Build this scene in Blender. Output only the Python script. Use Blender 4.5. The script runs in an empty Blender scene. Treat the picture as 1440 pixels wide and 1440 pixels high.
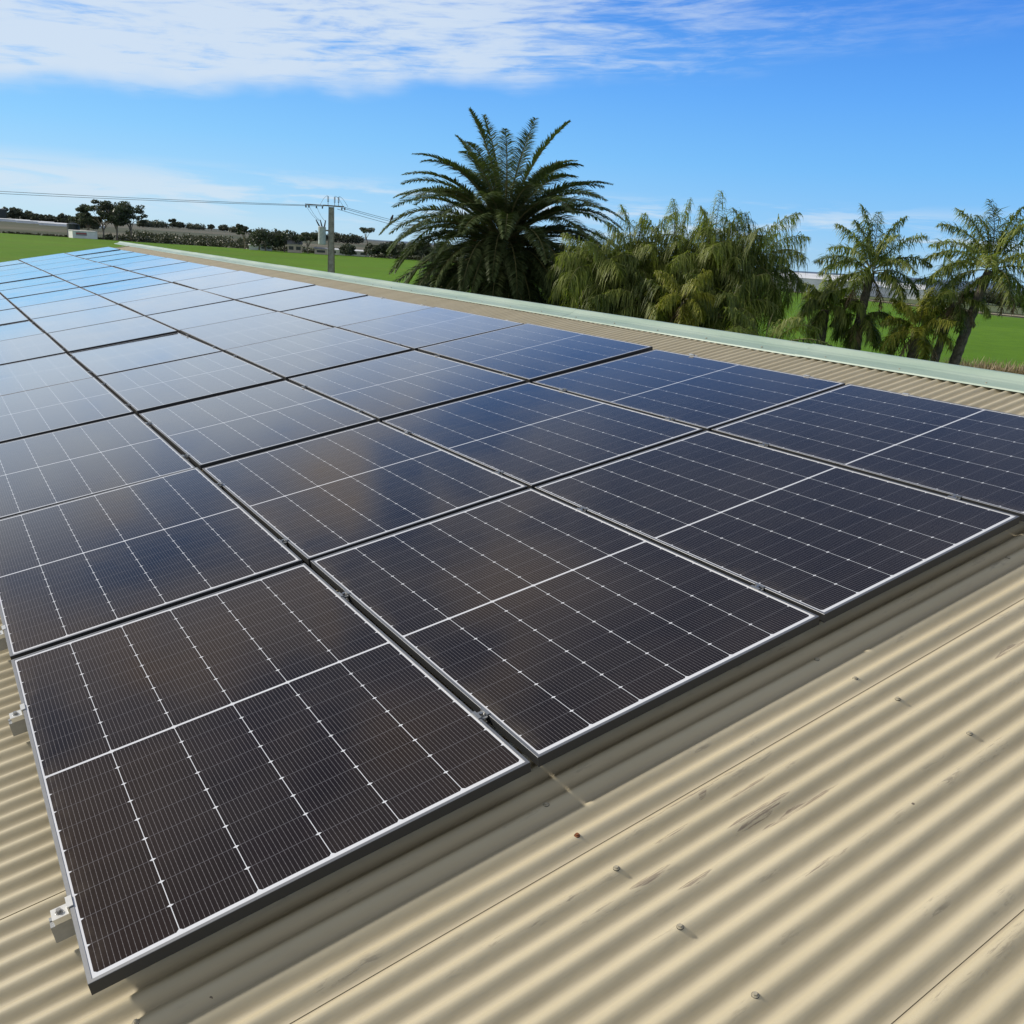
import bpy, math, random
from mathutils import Vector, Matrix, noise as mnoise

random.seed(7)
scene = bpy.context.scene
col = scene.collection
rad = math.radians
TH = rad(11.2)
CT, ST = math.cos(TH), math.sin(TH)
GZ = -4.65                                   # height of the ground below the panel plane's origin
PITCH, DEP = 0.0752, 0.0106
EYE = Vector((-0.1606, -1.7377, 1.5493))


def RW(u, v, h):
    """roof coordinates (u along the ridge, v up the slope, h off the panel plane) to world"""
    return Vector((v * CT - h * ST, u, v * ST + h * CT))


ROOF_ROT = Matrix(((CT, 0, -ST), (0, 1, 0), (ST, 0, CT))).to_4x4()


# ---------------------------------------------------------------- helpers
class MB:
    def __init__(self):
        self.v, self.f, self.m, self.c = [], [], [], []

    def face(self, pts, mi=0, c=0.5):
        i = len(self.v)
        self.v.extend([tuple(p) for p in pts])
        self.c.extend([c] * len(pts))
        self.f.append(tuple(range(i, i + len(pts))))
        self.m.append(mi)

    def grid(self, rows, mi=0, close=False):
        i = len(self.v)
        n = len(rows[0])
        for r in rows:
            self.v.extend([tuple(p) for p in r])
            self.c.extend([0.5] * n)
        for a in range(len(rows) - 1):
            for b in range(n - (0 if close else 1)):
                b2 = (b + 1) % n
                self.f.append((i + a * n + b, i + a * n + b2, i + (a + 1) * n + b2, i + (a + 1) * n + b))
                self.m.append(mi)

    def box(self, x0, x1, y0, y1, z0, z1, mi=0, M=None):
        p = [Vector((x, y, z)) for z in (z0, z1) for y in (y0, y1) for x in (x0, x1)]
        if M is not None:
            p = [M @ q for q in p]
        i = len(self.v)
        self.v.extend([tuple(q) for q in p])
        self.c.extend([0.5] * 8)
        for f in ((0, 2, 3, 1), (4, 5, 7, 6), (0, 1, 5, 4), (2, 6, 7, 3), (0, 4, 6, 2), (1, 3, 7, 5)):
            self.f.append(tuple(i + k for k in f))
            self.m.append(mi)

    def tube(self, pts, radii, n=8, mi=0, cap=True, c=0.5):
        pts = [Vector(p) for p in pts]
        if not isinstance(radii, (list, tuple)):
            radii = [radii] * len(pts)
        i = len(self.v)
        for k, p in enumerate(pts):
            t = (pts[min(k + 1, len(pts) - 1)] - pts[max(k - 1, 0)]).normalized()
            a = t.cross(Vector((0, 0, 1)))
            if a.length < 1e-3:
                a = t.cross(Vector((1, 0, 0)))
            a.normalize()
            b = t.cross(a)
            for j in range(n):
                w = 2 * math.pi * j / n
                self.v.append(tuple(p + (a * math.cos(w) + b * math.sin(w)) * radii[k]))
                self.c.append(c)
        for k in range(len(pts) - 1):
            for j in range(n):
                j2 = (j + 1) % n
                self.f.append((i + k * n + j, i + k * n + j2, i + (k + 1) * n + j2, i + (k + 1) * n + j))
                self.m.append(mi)
        if cap:
            self.f.append(tuple(i + j for j in range(n)))
            self.m.append(mi)
            self.f.append(tuple(i + (len(pts) - 1) * n + j for j in reversed(range(n))))
            self.m.append(mi)

    def mesh(self, name, mats, smooth=False):
        me = bpy.data.meshes.new(name)
        me.from_pydata(self.v, [], self.f)
        for m in (mats if isinstance(mats, (list, tuple)) else [mats]):
            me.materials.append(m)
        me.polygons.foreach_set('material_index', self.m)
        if smooth:
            me.polygons.foreach_set('use_smooth', [True] * len(self.f))
        at = me.attributes.new('tint', 'FLOAT', 'POINT')
        at.data.foreach_set('value', self.c)
        me.update()
        return me

    def build(self, name, mats, parent=None, smooth=False, world_to=None):
        me = self.mesh(name, mats, smooth)
        return link(name, me, parent)


def link(name, me, parent=None):
    o = bpy.data.objects.new(name, me)
    col.objects.link(o)
    if parent is not None:
        o.parent = parent
    return o


def tag(o, label=None, cat=None, group=None, kind=None):
    if label: o['label'] = label
    if cat: o['category'] = cat
    if group: o['group'] = group
    if kind: o['kind'] = kind
    return o


def empty(name, loc, label=None, cat=None, group=None, rz=0.0):
    o = bpy.data.objects.new(name, None)
    col.objects.link(o)
    o.location = loc
    o.rotation_euler = (0, 0, rz)
    o.empty_display_size = 0.2
    tag(o, label, cat, group)
    return o


def copy_tree(o, parent=None):
    c = o.copy()
    col.objects.link(c)
    c.parent = parent
    for ch in [x for x in col.objects if x.parent == o]:
        copy_tree(ch, c)
    return c


# ---------------------------------------------------------------- node DSL
class NT:
    def __init__(self, tree):
        self.t = tree

    def new(self, typ, **kw):
        n = self.t.nodes.new(typ)
        for k, v in kw.items():
            setattr(n, k, v)
        return n

    def put(self, sock, val):
        if val is None:
            return
        if isinstance(val, bpy.types.NodeSocket):
            self.t.links.new(val, sock)
        elif isinstance(val, (tuple, list)):
            sock.default_value = (tuple(val) + (1.0,)) if (len(val) == 3 and len(sock.default_value) == 4) else tuple(val)
        else:
            sock.default_value = val

    def m(self, op, a, b=None, c=None, clamp=False):
        n = self.new('ShaderNodeMath', operation=op, use_clamp=clamp)
        for i, x in enumerate((a, b, c)):
            if x is not None:
                self.put(n.inputs[i], x)
        return n.outputs[0]

    def add(self, a, b): return self.m('ADD', a, b)
    def sub(self, a, b): return self.m('SUBTRACT', a, b)
    def mul(self, a, b): return self.m('MULTIPLY', a, b)
    def div(self, a, b): return self.m('DIVIDE', a, b)
    def mx(self, a, b): return self.m('MAXIMUM', a, b)
    def mn(self, a, b): return self.m('MINIMUM', a, b)
    def lt(self, a, b): return self.m('LESS_THAN', a, b)
    def gt(self, a, b): return self.m('GREATER_THAN', a, b)

    def ss(self, x, a, b, lo=0.0, hi=1.0):
        n = self.new('ShaderNodeMapRange', interpolation_type='SMOOTHSTEP')
        self.put(n.inputs['Value'], x)
        self.put(n.inputs['From Min'], a)
        self.put(n.inputs['From Max'], b)
        self.put(n.inputs['To Min'], lo)
        self.put(n.inputs['To Max'], hi)
        return n.outputs['Result']

    def mix(self, f, a, b):
        n = self.new('ShaderNodeMix', data_type='RGBA')
        self.put(n.inputs[0], f)
        self.put(n.inputs[6], a)
        self.put(n.inputs[7], b)
        return n.outputs[2]

    def sep(self, v):
        n = self.new('ShaderNodeSeparateXYZ')
        self.put(n.inputs[0], v)
        return n.outputs

    def com(self, x, y, z=0.0):
        n = self.new('ShaderNodeCombineXYZ')
        self.put(n.inputs[0], x); self.put(n.inputs[1], y); self.put(n.inputs[2], z)
        return n.outputs[0]

    def noise(self, vec, scale=1.0, detail=4.0, rough=0.55, dist=0.0, col_out=False):
        n = self.new('ShaderNodeTexNoise')
        if vec is not None: self.put(n.inputs['Vector'], vec)
        n.inputs['Scale'].default_value = scale
        n.inputs['Detail'].default_value = detail
        n.inputs['Roughness'].default_value = rough
        n.inputs['Distortion'].default_value = dist
        return n.outputs['Color' if col_out else 'Fac']

    def vmul(self, v, s):
        n = self.new('ShaderNodeVectorMath', operation='MULTIPLY')
        self.put(n.inputs[0], v); self.put(n.inputs[1], s)
        return n.outputs[0]

    def obj(self): return self.new('ShaderNodeTexCoord').outputs['Object']
    def pos(self): return self.new('ShaderNodeNewGeometry').outputs['Position']
    def attr(self, name):
        return self.new('ShaderNodeAttribute', attribute_name=name).outputs['Fac']

    def bump(self, h, strength=0.3, dist=0.01):
        n = self.new('ShaderNodeBump')
        n.inputs['Strength'].default_value = strength
        n.inputs['Distance'].default_value = dist
        self.put(n.inputs['Height'], h)
        return n.outputs[0]


def material(name):
    m = bpy.data.materials.new(name)
    m.use_nodes = True
    nt = NT(m.node_tree)
    b = m.node_tree.nodes['Principled BSDF']
    return m, nt, b


def simple(name, c, rough=0.6, metal=0.0, var=0.15, scale=6.0, spec=None):
    m, n, b = material(name)
    nz = n.noise(n.obj(), scale, 5, 0.6)
    f = n.ss(nz, 0.3, 0.7, 1 - var, 1 + var)
    h = n.new('ShaderNodeHueSaturation')
    h.inputs['Color'].default_value = (*c, 1)
    n.put(h.inputs['Value'], f)
    n.put(b.inputs['Base Color'], h.outputs[0])
    b.inputs['Roughness'].default_value = rough
    b.inputs['Metallic'].default_value = metal
    if spec is not None: b.inputs['Specular IOR Level'].default_value = spec
    return m


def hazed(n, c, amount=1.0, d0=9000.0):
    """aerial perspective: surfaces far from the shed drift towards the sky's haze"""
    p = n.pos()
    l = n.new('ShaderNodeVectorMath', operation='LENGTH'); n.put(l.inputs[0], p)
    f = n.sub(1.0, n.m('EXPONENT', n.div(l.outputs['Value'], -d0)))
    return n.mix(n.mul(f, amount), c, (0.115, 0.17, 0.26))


# ---------------------------------------------------------------- world
SUN_AZ, SUN_EL = -41.0, 30.6                   # azimuth from +Y towards +X, elevation
w = bpy.data.worlds.new('World')
scene.world = w
w.use_nodes = True
W = NT(w.node_tree)
bg = w.node_tree.nodes['Background']
sky = W.new('ShaderNodeTexSky', sky_type='NISHITA')
sky.sun_disc = False
sky.sun_elevation = rad(SUN_EL)
sky.sun_rotation = rad(SUN_AZ)
sky.altitude = 0
sky.air_density = 1.0
sky.dust_density = 0.2
sky.ozone_density = 1.6
dr = W.new('ShaderNodeTexCoord').outputs['Generated']
x, y, z = W.sep(dr)
az = W.mul(W.m('ARCTAN2', x, y), 180 / math.pi)
el = W.mul(W.m('ARCSINE', z), 180 / math.pi)
hs = W.new('ShaderNodeHueSaturation')
W.put(hs.inputs['Color'], sky.outputs[0])
hs.inputs['Saturation'].default_value = 1.0
hs.inputs['Value'].default_value = 1.0
ramp = W.new('ShaderNodeValToRGB')
W.put(ramp.inputs[0], W.div(el, 90.0))
rl_ = ramp.color_ramp.elements
rl_[0].position = 0.0; rl_[0].color = (0.50, 0.73, 0.90, 1)
rl_[1].position = 1.0; rl_[1].color = (0.07, 0.12, 0.24, 1)
for ps, cl_ in ((0.022, (0.36, 0.67, 0.97)), (0.06, (0.225, 0.575, 0.99)), (0.10, (0.145, 0.455, 0.98)), (0.15, (0.075, 0.31, 0.87)), (0.20, (0.058, 0.215, 0.60)), (0.30, (0.050, 0.135, 0.34))):
    e_ = rl_.new(ps); e_.color = (*cl_, 1)
side = W.ss(az, 0.0, 65.0)
gr = W.mix(side, ramp.outputs[0], W.vmul(ramp.outputs[0], (0.66, 0.83, 0.98)))
skyc = W.mix(0.88, hs.outputs[0], W.vmul(gr, (10.6, 10.6, 10.4)))
# cirrus sheet whose lower edge runs obliquely across the view
ce = W.com(W.div(az, 9.0), W.div(W.sub(el, W.mul(az, 0.05)), 1.7), 3.1)
warp = W.noise(W.com(W.div(az, 6.0), W.div(el, 3.0), 0.0), 1.0, 3, 0.5)
n1 = W.noise(ce, 1.0, 9, 0.62, 0.7)
n2 = W.noise(W.com(W.div(az, 3.6), W.div(W.sub(el, W.mul(az, 0.06)), 0.42), 7.0), 1.0, 7, 0.62, 0.5)
tex = W.add(W.mul(n1, 0.56), W.mul(n2, 0.44))
low = W.add(W.add(5.35, W.mul(az, 0.100)), W.mul(W.sub(warp, 0.5), 2.6))
m1 = W.ss(W.sub(el, low), 0.0, 1.6)
thr = W.ss(az, 12.0, 50.0, 0.30, 0.44)
body = W.ss(W.sub(tex, thr), -0.02, 0.22)
m1 = W.mul(W.mul(m1, body), W.ss(el, 15.0, 21.0, 1.0, 0.0))
m1 = W.mul(m1, W.ss(az, 26.0, 58.0, 0.92, 0.12))
# low bank near the horizon
n3 = W.noise(W.com(W.div(az, 7.0), W.div(el, 0.9), 11.0), 1.0, 7, 0.6, 0.4)
lowband = W.mul(W.ss(el, 0.2, 1.6), W.ss(el, 2.3, 3.9, 1.0, 0.0))
m2 = W.mul(lowband, W.ss(n3, W.ss(az, 10.0, 20.0, 0.26, 0.46), W.ss(az, 10.0, 20.0, 0.52, 0.64)))
# soft, high, unseen cloud for the reflections; added coverage neutralises the sky fill
n4 = W.noise(W.com(W.div(az, 14.0), W.div(el, 6.0), 5.0), 1.0, 6, 0.55, 0.6)
m3 = W.mul(W.ss(el, 15.0, 21.0), W.mx(W.ss(n4, 0.42, 0.66), W.mul(W.sub(1.0, W.mul(W.ss(az, -12.0, 4.0), W.ss(az, 75.0, 100.0, 1.0, 0.0))), W.ss(n4, 0.30, 0.50))))
gap_ = W.mul(W.ss(az, 20.0, 38.0), W.ss(az, 75.0, 100.0, 1.0, 0.0))
gap_ = W.mul(gap_, W.ss(el, 42.0, 60.0, 1.0, 0.0))
m3 = W.mul(m3, W.sub(0.95, W.mul(gap_, 0.80)))
cl = W.m('ADD', m1, W.mul(m2, 0.75), clamp=True)
cl = W.m('MINIMUM', W.add(cl, m3), 0.96)
cc = W.mix(W.ss(el, 1.0, 9.0), (6.8, 7.9, 8.9), (6.6, 7.7, 9.0))
cc = W.mix(m3, cc, W.mix(W.ss(el, 38.0, 60.0), (5.2, 4.85, 4.45), (3.6, 3.5, 3.4)))
W.put(bg.inputs['Color'], W.mix(cl, skyc, cc))
bg.inputs['Strength'].default_value = 0.1

sun = bpy.data.lights.new('sun', 'SUN')
sun.energy = 4.1
sun.angle = rad(3.2)
sun.color = (1.0, 0.93, 0.82)
so = bpy.data.objects.new('sun', sun)
col.objects.link(so)
sd = Vector((math.sin(rad(SUN_AZ)) * math.cos(rad(SUN_EL)), math.cos(rad(SUN_AZ)) * math.cos(rad(SUN_EL)), math.sin(rad(SUN_EL))))
so.rotation_euler = sd.to_track_quat('Z', 'Y').to_euler()

# ---------------------------------------------------------------- materials
def mat_roof():
    m, n, b = material('cream_corrugated_steel')
    p = n.obj()
    # object space: x = up the slope, y = along the ridge, z = off the sheet
    X, Y, Z = n.sep(p)
    big = n.noise(n.vmul(p, (0.8, 2.0, 1.0)), 1.0, 5, 0.6)
    fine = n.noise(n.vmul(p, (14, 40, 40)), 1.0, 5, 0.65)
    streak = n.noise(n.vmul(p, (1.2, 26, 1)), 1.0, 5, 0.6)
    c = n.mix(n.ss(big, 0.3, 0.7), (0.49, 0.430, 0.295), (0.55, 0.487, 0.345))
    c = n.mix(n.mul(n.ss(streak, 0.5, 0.75), 0.22), c, (0.40, 0.35, 0.27))
    c = n.mix(n.mul(n.ss(fine, 0.55, 0.75), 0.18), c, (0.36, 0.31, 0.24))
    # darker towards the pans, and streaked along the lap
    c = n.mix(n.ss(Z, -0.002, -0.0085, 0.0, 0.22), c, (0.36, 0.33, 0.27))
    lap = n.m('ABSOLUTE', n.sub(Y, 10 * PITCH - PITCH / 2 - 0.001))
    c = n.mix(n.mul(n.mul(n.ss(lap, 0.0, 0.016, 1.0, 0.0), n.ss(streak, 0.35, 0.6)), 0.45), c, (0.20, 0.15, 0.10))
    # boot scuffs on the crests
    s1 = n.noise(n.vmul(p, (3.2, 8, 1)), 1.0, 4, 0.6)
    s2 = n.noise(n.vmul(p, (16, 110, 30)), 1.0, 6, 0.7, 0.6)
    sc = n.mul(n.mul(n.ss(s1, 0.54, 0.68), n.ss(s2, 0.50, 0.60)), n.ss(Z, -0.003, 0.006))
    c = n.mix(n.mul(sc, 0.55), c, (0.17, 0.14, 0.11))
    # the long fresh scuffs left by boots and panels below the near-end row
    wx, wy, wz = n.sep(n.pos())
    vv = n.add(n.mul(wx, CT), n.mul(wz, ST))
    wob = n.mul(n.sub(n.noise(n.vmul(p, (9, 9, 1)), 1.0, 3, 0.6), 0.5), 0.03)
    hair = n.noise(n.vmul(p, (12, 260, 40)), 1.0, 5, 0.7)
    tot = None
    for (uc, vc, ln, wd, sl) in ((-0.462, 1.665, 0.30, 0.013, -0.02), (-0.415, 1.56, 0.24, 0.016, -0.02), (-0.432, 1.53, 0.16, 0.009, 0.08), (-0.335, 1.61, 0.22, 0.011, 0.05), (-0.39, 2.75, 0.20, 0.016, 0.0), (-0.34, 1.33, 0.12, 0.010, 0.0),
                                 (-0.415, 1.19, 0.14, 0.014, 0.02), (-0.485, 1.27, 0.12, 0.012, 0.0), (-0.262, 1.47, 0.35, 0.006, 0.0), (-0.64, 1.55, 0.16, 0.010, 0.0), (-0.27, 1.50, 0.05, 0.012, 0.5)):
        a_ = n.div(n.m('ABSOLUTE', n.sub(vv, vc)), ln / 2)
        b_ = n.m('ABSOLUTE', n.sub(n.sub(n.add(wy, wob), uc), n.mul(n.sub(vv, vc), sl)))
        k_ = n.ss(n.sub(n.mul(n.sub(1.0, n.mul(a_, a_)), wd), b_), 0.0, 0.002)
        tot = k_ if tot is None else n.mx(tot, k_)
    c = n.mix(n.mul(n.mul(tot, n.ss(hair, 0.42, 0.58)), 0.75), c, (0.17, 0.13, 0.105))
    # specks of dirt and droppings
    vo = n.new('ShaderNodeTexVoronoi'); n.put(vo.inputs['Vector'], n.vmul(p, (9, 9, 2)))
    vo.inputs['Scale'].default_value = 1.0
    spk = n.mul(n.lt(vo.outputs['Distance'], 0.035), n.gt(n.noise(p, 5.0, 2), 0.56))
    c = n.mix(n.mul(spk, 0.8), c, (0.07, 0.05, 0.04))
    n.put(b.inputs['Base Color'], c)
    n.put(b.inputs['Roughness'], n.ss(fine, 0.3, 0.7, 0.40, 0.56))
    b.inputs['Specular IOR Level'].default_value = 0.35
    dents = n.noise(n.vmul(p, (3.5, 10, 4)), 1.0, 3, 0.5)
    n.put(b.inputs['Normal'], n.bump(n.add(n.mul(dents, 1.0), n.mul(fine, 0.06)), 0.35, 0.012))
    return m


def mat_cap():
    m, n, b = material('mint_green_painted_steel')
    p = n.obj()
    a = n.noise(n.vmul(p, (6, 1.0, 6)), 1.0, 6, 0.65)
    d = n.noise(n.vmul(p, (40, 7, 40)), 1.0, 5, 0.65)
    c = n.mix(n.ss(a, 0.3, 0.7), (0.27, 0.37, 0.30), (0.37, 0.46, 0.385))
    c = n.mix(n.mul(n.ss(d, 0.58, 0.74), 0.45), c, (0.20, 0.22, 0.17))
    n.put(b.inputs['Base Color'], c)
    b.inputs['Roughness'].default_value = 0.42
    n.put(b.inputs['Normal'], n.bump(n.noise(n.vmul(p, (5, 2, 5)), 1, 3), 0.3, 0.01))
    return m


def mat_cells():
    """monocrystalline half-cut cells under glass; local x across (0..1.134), y along (0..1.722)"""
    m, n, b = material('solar_cells_under_glass')
    p = n.obj()
    X, Y, Z = n.sep(p)
    inf = n.new('ShaderNodeObjectInfo').outputs['Random']
    cx = n.sub(X, 0.567)                      # from centre line
    cy = n.m('ABSOLUTE', n.sub(Y, 0.861))
    PX, PY = 0.1840, 0.0926
    # columns: six of PX, centred
    tx = n.div(n.add(cx, 3 * PX), PX)
    fx = n.m('ABSOLUTE', n.sub(n.m('FRACT', tx), 0.5))            # .5 at a column gap
    dx = n.mul(n.sub(0.5, fx), PX)                                # metres to nearest column gap
    ty = n.div(n.sub(cy, 0.0045), PY)
    fy = n.m('ABSOLUTE', n.sub(n.m('FRACT', ty), 0.5))
    dy = n.mul(n.sub(0.5, fy), PY)
    gapx = n.lt(dx, 0.0010)
    gapy = n.lt(dy, 0.0007)
    centre = n.lt(cy, 0.0048)
    diam = n.lt(n.add(n.div(dx, 0.0085), n.div(dy, 0.0045)), 1.0)
    edge = n.mx(n.gt(n.m('ABSOLUTE', cx), 3 * PX - 0.0006), n.gt(cy, 0.0045 + 9 * PY - 0.0004))
    cutc = n.lt(n.add(dx, n.m('ABSOLUTE', n.sub(cy, 0.0045 + 9 * PY))), 0.008)
    white = n.mx(n.mx(gapx, centre), n.mx(diam, n.mx(edge, cutc)))
    # busbars: 16 per cell, along y
    bb = n.m('FRACT', n.add(n.mul(tx, 16.0), 0.5))
    db = n.mul(n.m('ABSOLUTE', n.sub(bb, 0.5)), PX / 16)
    bus = n.lt(db, 0.00050)
    # solder pads along the bars
    py = n.m('FRACT', n.mul(ty, 5.0))
    pads = n.mul(n.lt(db, 0.0008), n.lt(n.m('ABSOLUTE', n.sub(py, 0.5)), 0.06))
    # subtle per-cell tone
    cid = n.new('ShaderNodeTexWhiteNoise', noise_dimensions='3D')
    n.put(cid.inputs['Vector'], n.com(n.m('FLOOR', tx), n.m('FLOOR', n.div(Y, PY)), n.mul(inf, 50.0)))
    base = n.mix(cid.outputs['Value'], (0.0110, 0.0083, 0.0100), (0.0155, 0.0113, 0.0125))
    base = n.mix(n.mul(inf, 0.6), base, (0.013, 0.0105, 0.012))
    c = n.mix(n.mul(gapy, 0.8), base, (0.16, 0.16, 0.18))
    c = n.mix(n.mul(bus, 0.8), c, (0.19, 0.18, 0.19))
    c = n.mix(n.mul(pads, 0.5), c, (0.25, 0.24, 0.25))
    c = n.mix(white, c, (0.68, 0.70, 0.74))
    # film of dust
    dust = n.noise(n.vmul(n.pos(), (1, 1, 1)), 2.2, 6, 0.65)
    dfac = n.ss(dust, 0.35, 0.75, 0.005, 0.035)
    c = n.mix(dfac, c, (0.30, 0.26, 0.21))
    edg = n.mul(n.ss(X, 0.012, 0.075, 1.0, 0.0), n.ss(n.noise(n.vmul(n.pos(), (9, 9, 9)), 1.0, 5, 0.7), 0.35, 0.7))
    c = n.mix(n.mul(edg, 0.10), c, (0.34, 0.29, 0.22))
    n.put(b.inputs['Base Color'], c)
    n.put(b.inputs['Roughness'], n.ss(dust, 0.3, 0.7, 0.07, 0.11))
    b.inputs['Specular IOR Level'].default_value = 0.0
    # anti-reflective glass: weak and warm head-on, mirror-like at grazing angles
    gl = n.new('ShaderNodeBsdfGlossy')
    n.put(gl.inputs['Roughness'], n.ss(dust, 0.3, 0.7, 0.07, 0.13))
    lw = n.new('ShaderNodeLayerWeight'); lw.inputs['Blend'].default_value = 0.5
    fc = lw.outputs['Facing']
    n.put(gl.inputs['Color'], n.mix(n.ss(fc, 0.52, 0.88), (1.0, 0.82, 0.68), (1.0, 0.985, 0.96)))
    fr = n.mn(n.add(0.017, n.mul(n.m('POWER', fc, 4.1), n.ss(fc, 0.66, 0.86, 1.0, 1.4))), 0.97)
    ms = n.new('ShaderNodeMixShader')
    n.put(ms.inputs[0], fr)
    lk = m.node_tree.links
    lk.new(b.outputs[0], ms.inputs[1]); lk.new(gl.outputs[0], ms.inputs[2])
    lk.new(ms.outputs[0], m.node_tree.nodes['Material Output'].inputs[0])
    return m


def mat_frame(name, c, rough, metal):
    m, n, b = material(name)
    p = n.obj()
    s = n.noise(n.vmul(p, (60, 60, 60)), 1.0, 4, 0.6)
    n.put(b.inputs['Base Color'], n.mix(s, tuple(k * 0.85 for k in c), tuple(min(1, k * 1.15) for k in c)))
    b.inputs['Roughness'].default_value = rough
    b.inputs['Metallic'].default_value = metal
    return m


def mat_leaf(name, dark, light, back=0.25):
    m, n, b = material(name)
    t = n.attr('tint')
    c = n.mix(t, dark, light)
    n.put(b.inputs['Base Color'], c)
    b.inputs['Roughness'].default_value = 0.5
    b.inputs['Specular IOR Level'].default_value = 0.35
    tr = n.new('ShaderNodeBsdfTranslucent')
    br = n.new('ShaderNodeMix', data_type='RGBA', blend_type='MULTIPLY')
    br.inputs[0].default_value = 1.0
    n.put(br.inputs[6], c); br.inputs[7].default_value = (1.6, 1.9, 0.7, 1)
    n.put(tr.inputs['Color'], br.outputs[2])
    ms = n.new('ShaderNodeMixShader')
    ms.inputs[0].default_value = back
    m.node_tree.links.new(b.outputs[0], ms.inputs[1])
    m.node_tree.links.new(tr.outputs[0], ms.inputs[2])
    m.node_tree.links.new(ms.outputs[0], m.node_tree.nodes['Material Output'].inputs[0])
    return m


M_ROOF = mat_roof()
M_CAP = mat_cap()
M_CELL = mat_cells()
M_LIP = mat_frame('anodised_frame_top_sheen', (0.22, 0.225, 0.235), 0.5, 0.7)  # sky sheen on the dark frame's lip, put into a paler base colour
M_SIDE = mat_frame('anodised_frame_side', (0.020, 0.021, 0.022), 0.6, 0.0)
M_BACK = simple('panel_backsheet', (0.5, 0.5, 0.5))
M_ALU = mat_frame('mill_aluminium', (0.62, 0.62, 0.60), 0.38, 0.55)
M_ALUD = mat_frame('weathered_aluminium', (0.26, 0.27, 0.28), 0.45, 0.6)
M_BOLT = mat_frame('stainless_bolt', (0.42, 0.41, 0.39), 0.3, 0.9)
M_SCREW = simple('painted_screw_head', (0.40, 0.36, 0.27), 0.5, 0.0)
M_RUST = simple('rusted_screw_head', (0.20, 0.07, 0.025), 0.8, 0.0)
M_RUBBER = simple('black_rubber_washer', (0.02, 0.02, 0.02), 0.8)
M_WALL = simple('cream_wall_sheet', (0.5, 0.44, 0.33), 0.5)
M_CANARY = mat_leaf('date_palm_leaflet', (0.036, 0.056, 0.022), (0.140, 0.180, 0.070), 0.14)
M_QUEEN = mat_leaf('queen_palm_leaflet', (0.060, 0.090, 0.022), (0.28, 0.31, 0.080), 0.36)
M_QUEENY = mat_leaf('yellowing_palm_leaflet', (0.11, 0.14, 0.02), (0.38, 0.36, 0.06), 0.3)
M_DEAD = mat_leaf('dead_palm_leaflet', (0.10, 0.07, 0.04), (0.26, 0.20, 0.12), 0.1)
M_STALK = simple('palm_stalk', (0.16, 0.15, 0.06), 0.6)
M_TRUNKP = simple('palm_bark', (0.10, 0.085, 0.068), 0.9, var=0.45, scale=9)
M_BARK = simple('gum_bark', (0.22, 0.18, 0.14), 0.9, var=0.4, scale=1.0)
M_GUM = mat_leaf('gum_leaf_hazed', (0.045, 0.055, 0.040), (0.125, 0.140, 0.090), 0.08)  # leaf colours lightened to carry the distance haze
M_BUSH = mat_leaf('scrub_leaf', (0.030, 0.038, 0.018), (0.085, 0.090, 0.040), 0.08)
M_DRY = mat_leaf('dry_stem', (0.12, 0.085, 0.05), (0.36, 0.28, 0.17), 0.15)
M_WHITE = simple('white_painted_steel', (0.72, 0.72, 0.70), 0.5, var=0.1, scale=0.5)
M_NET = simple('white_shade_film', (0.74, 0.76, 0.78), 0.5, var=0.12, scale=0.15)
M_RED = simple('red_lettering', (0.45, 0.05, 0.04), 0.5)
M_DARK = simple('dark_green_tank', (0.02, 0.03, 0.03), 0.5)
M_CREAMW = simple('cream_render', (0.52, 0.44, 0.34), 0.7)
M_ROOFG = simple('grey_roof_sheet', (0.26, 0.26, 0.27), 0.5)
M_CONC = simple('grey_concrete', (0.27, 0.255, 0.235), 0.85, var=0.25, scale=4)
M_STEEL = simple('rusty_grey_steel', (0.20, 0.17, 0.15), 0.6, var=0.3, scale=5)
M_XFMR = simple('pale_grey_enamel', (0.40, 0.44, 0.45), 0.45)
M_INS = simple('brown_porcelain', (0.05, 0.035, 0.03), 0.3)
M_WIRE = simple('dull_aluminium_wire', (0.12, 0.12, 0.12), 0.5)
M_FEATHER = simple('black_feather', (0.01, 0.01, 0.012), 0.7)
M_GLASSW = simple('dark_window', (0.03, 0.035, 0.04), 0.2)


# ---------------------------------------------------------------- panels
PL, PW = 1.722, 1.134
GU = [0.028, 0.038, 0.060, 0.024, 0.027, 0.047, 0.018, 0.041, 0.031, 0.042, 0.070, 0.060, 0.038, 0.046]
US = [0.0]
for g in GU: US.append(US[-1] + PL + g)
VS = [0.0, PW + 0.027, 2 * PW + 0.048, 3 * PW + 0.076]
UOFF = [0.002, 0.005, 0.002, -0.007]


def frame_mesh():
    mb = MB()
    lip, th, rec, bv = 0.0105, 0.032, 0.0016, 0.0008
    def loop(i, z): return [(i, i, z), (PW - i, i, z), (PW - i, PL - i, z), (i, PL - i, z)]
    loops = [loop(0.025, -th), loop(0, -th), loop(0, -bv), loop(bv, 0), loop(lip - bv, 0), loop(lip, -bv), loop(lip, -rec - 0.002)]
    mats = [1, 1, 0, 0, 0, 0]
    for k in range(len(loops) - 1):
        A, B = loops[k], loops[k + 1]
        for j in range(4):
            j2 = (j + 1) % 4
            mb.face([A[j], A[j2], B[j2], B[j]], mats[k])
    return mb.mesh('panel_frame', [M_LIP, M_SIDE])


def glass_mesh():
    mb = MB()
    i, z = 0.0100, -0.0016
    mb.face([(i, i, z), (PW - i, i, z), (PW - i, PL - i, z), (i, PL - i, z)], 0)
    z = -0.006
    mb.face([(i, i, z), (i, PL - i, z), (PW - i, PL - i, z), (PW - i, i, z)], 1)
    return mb.mesh('glass_face', [M_CELL, M_BACK])


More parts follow.
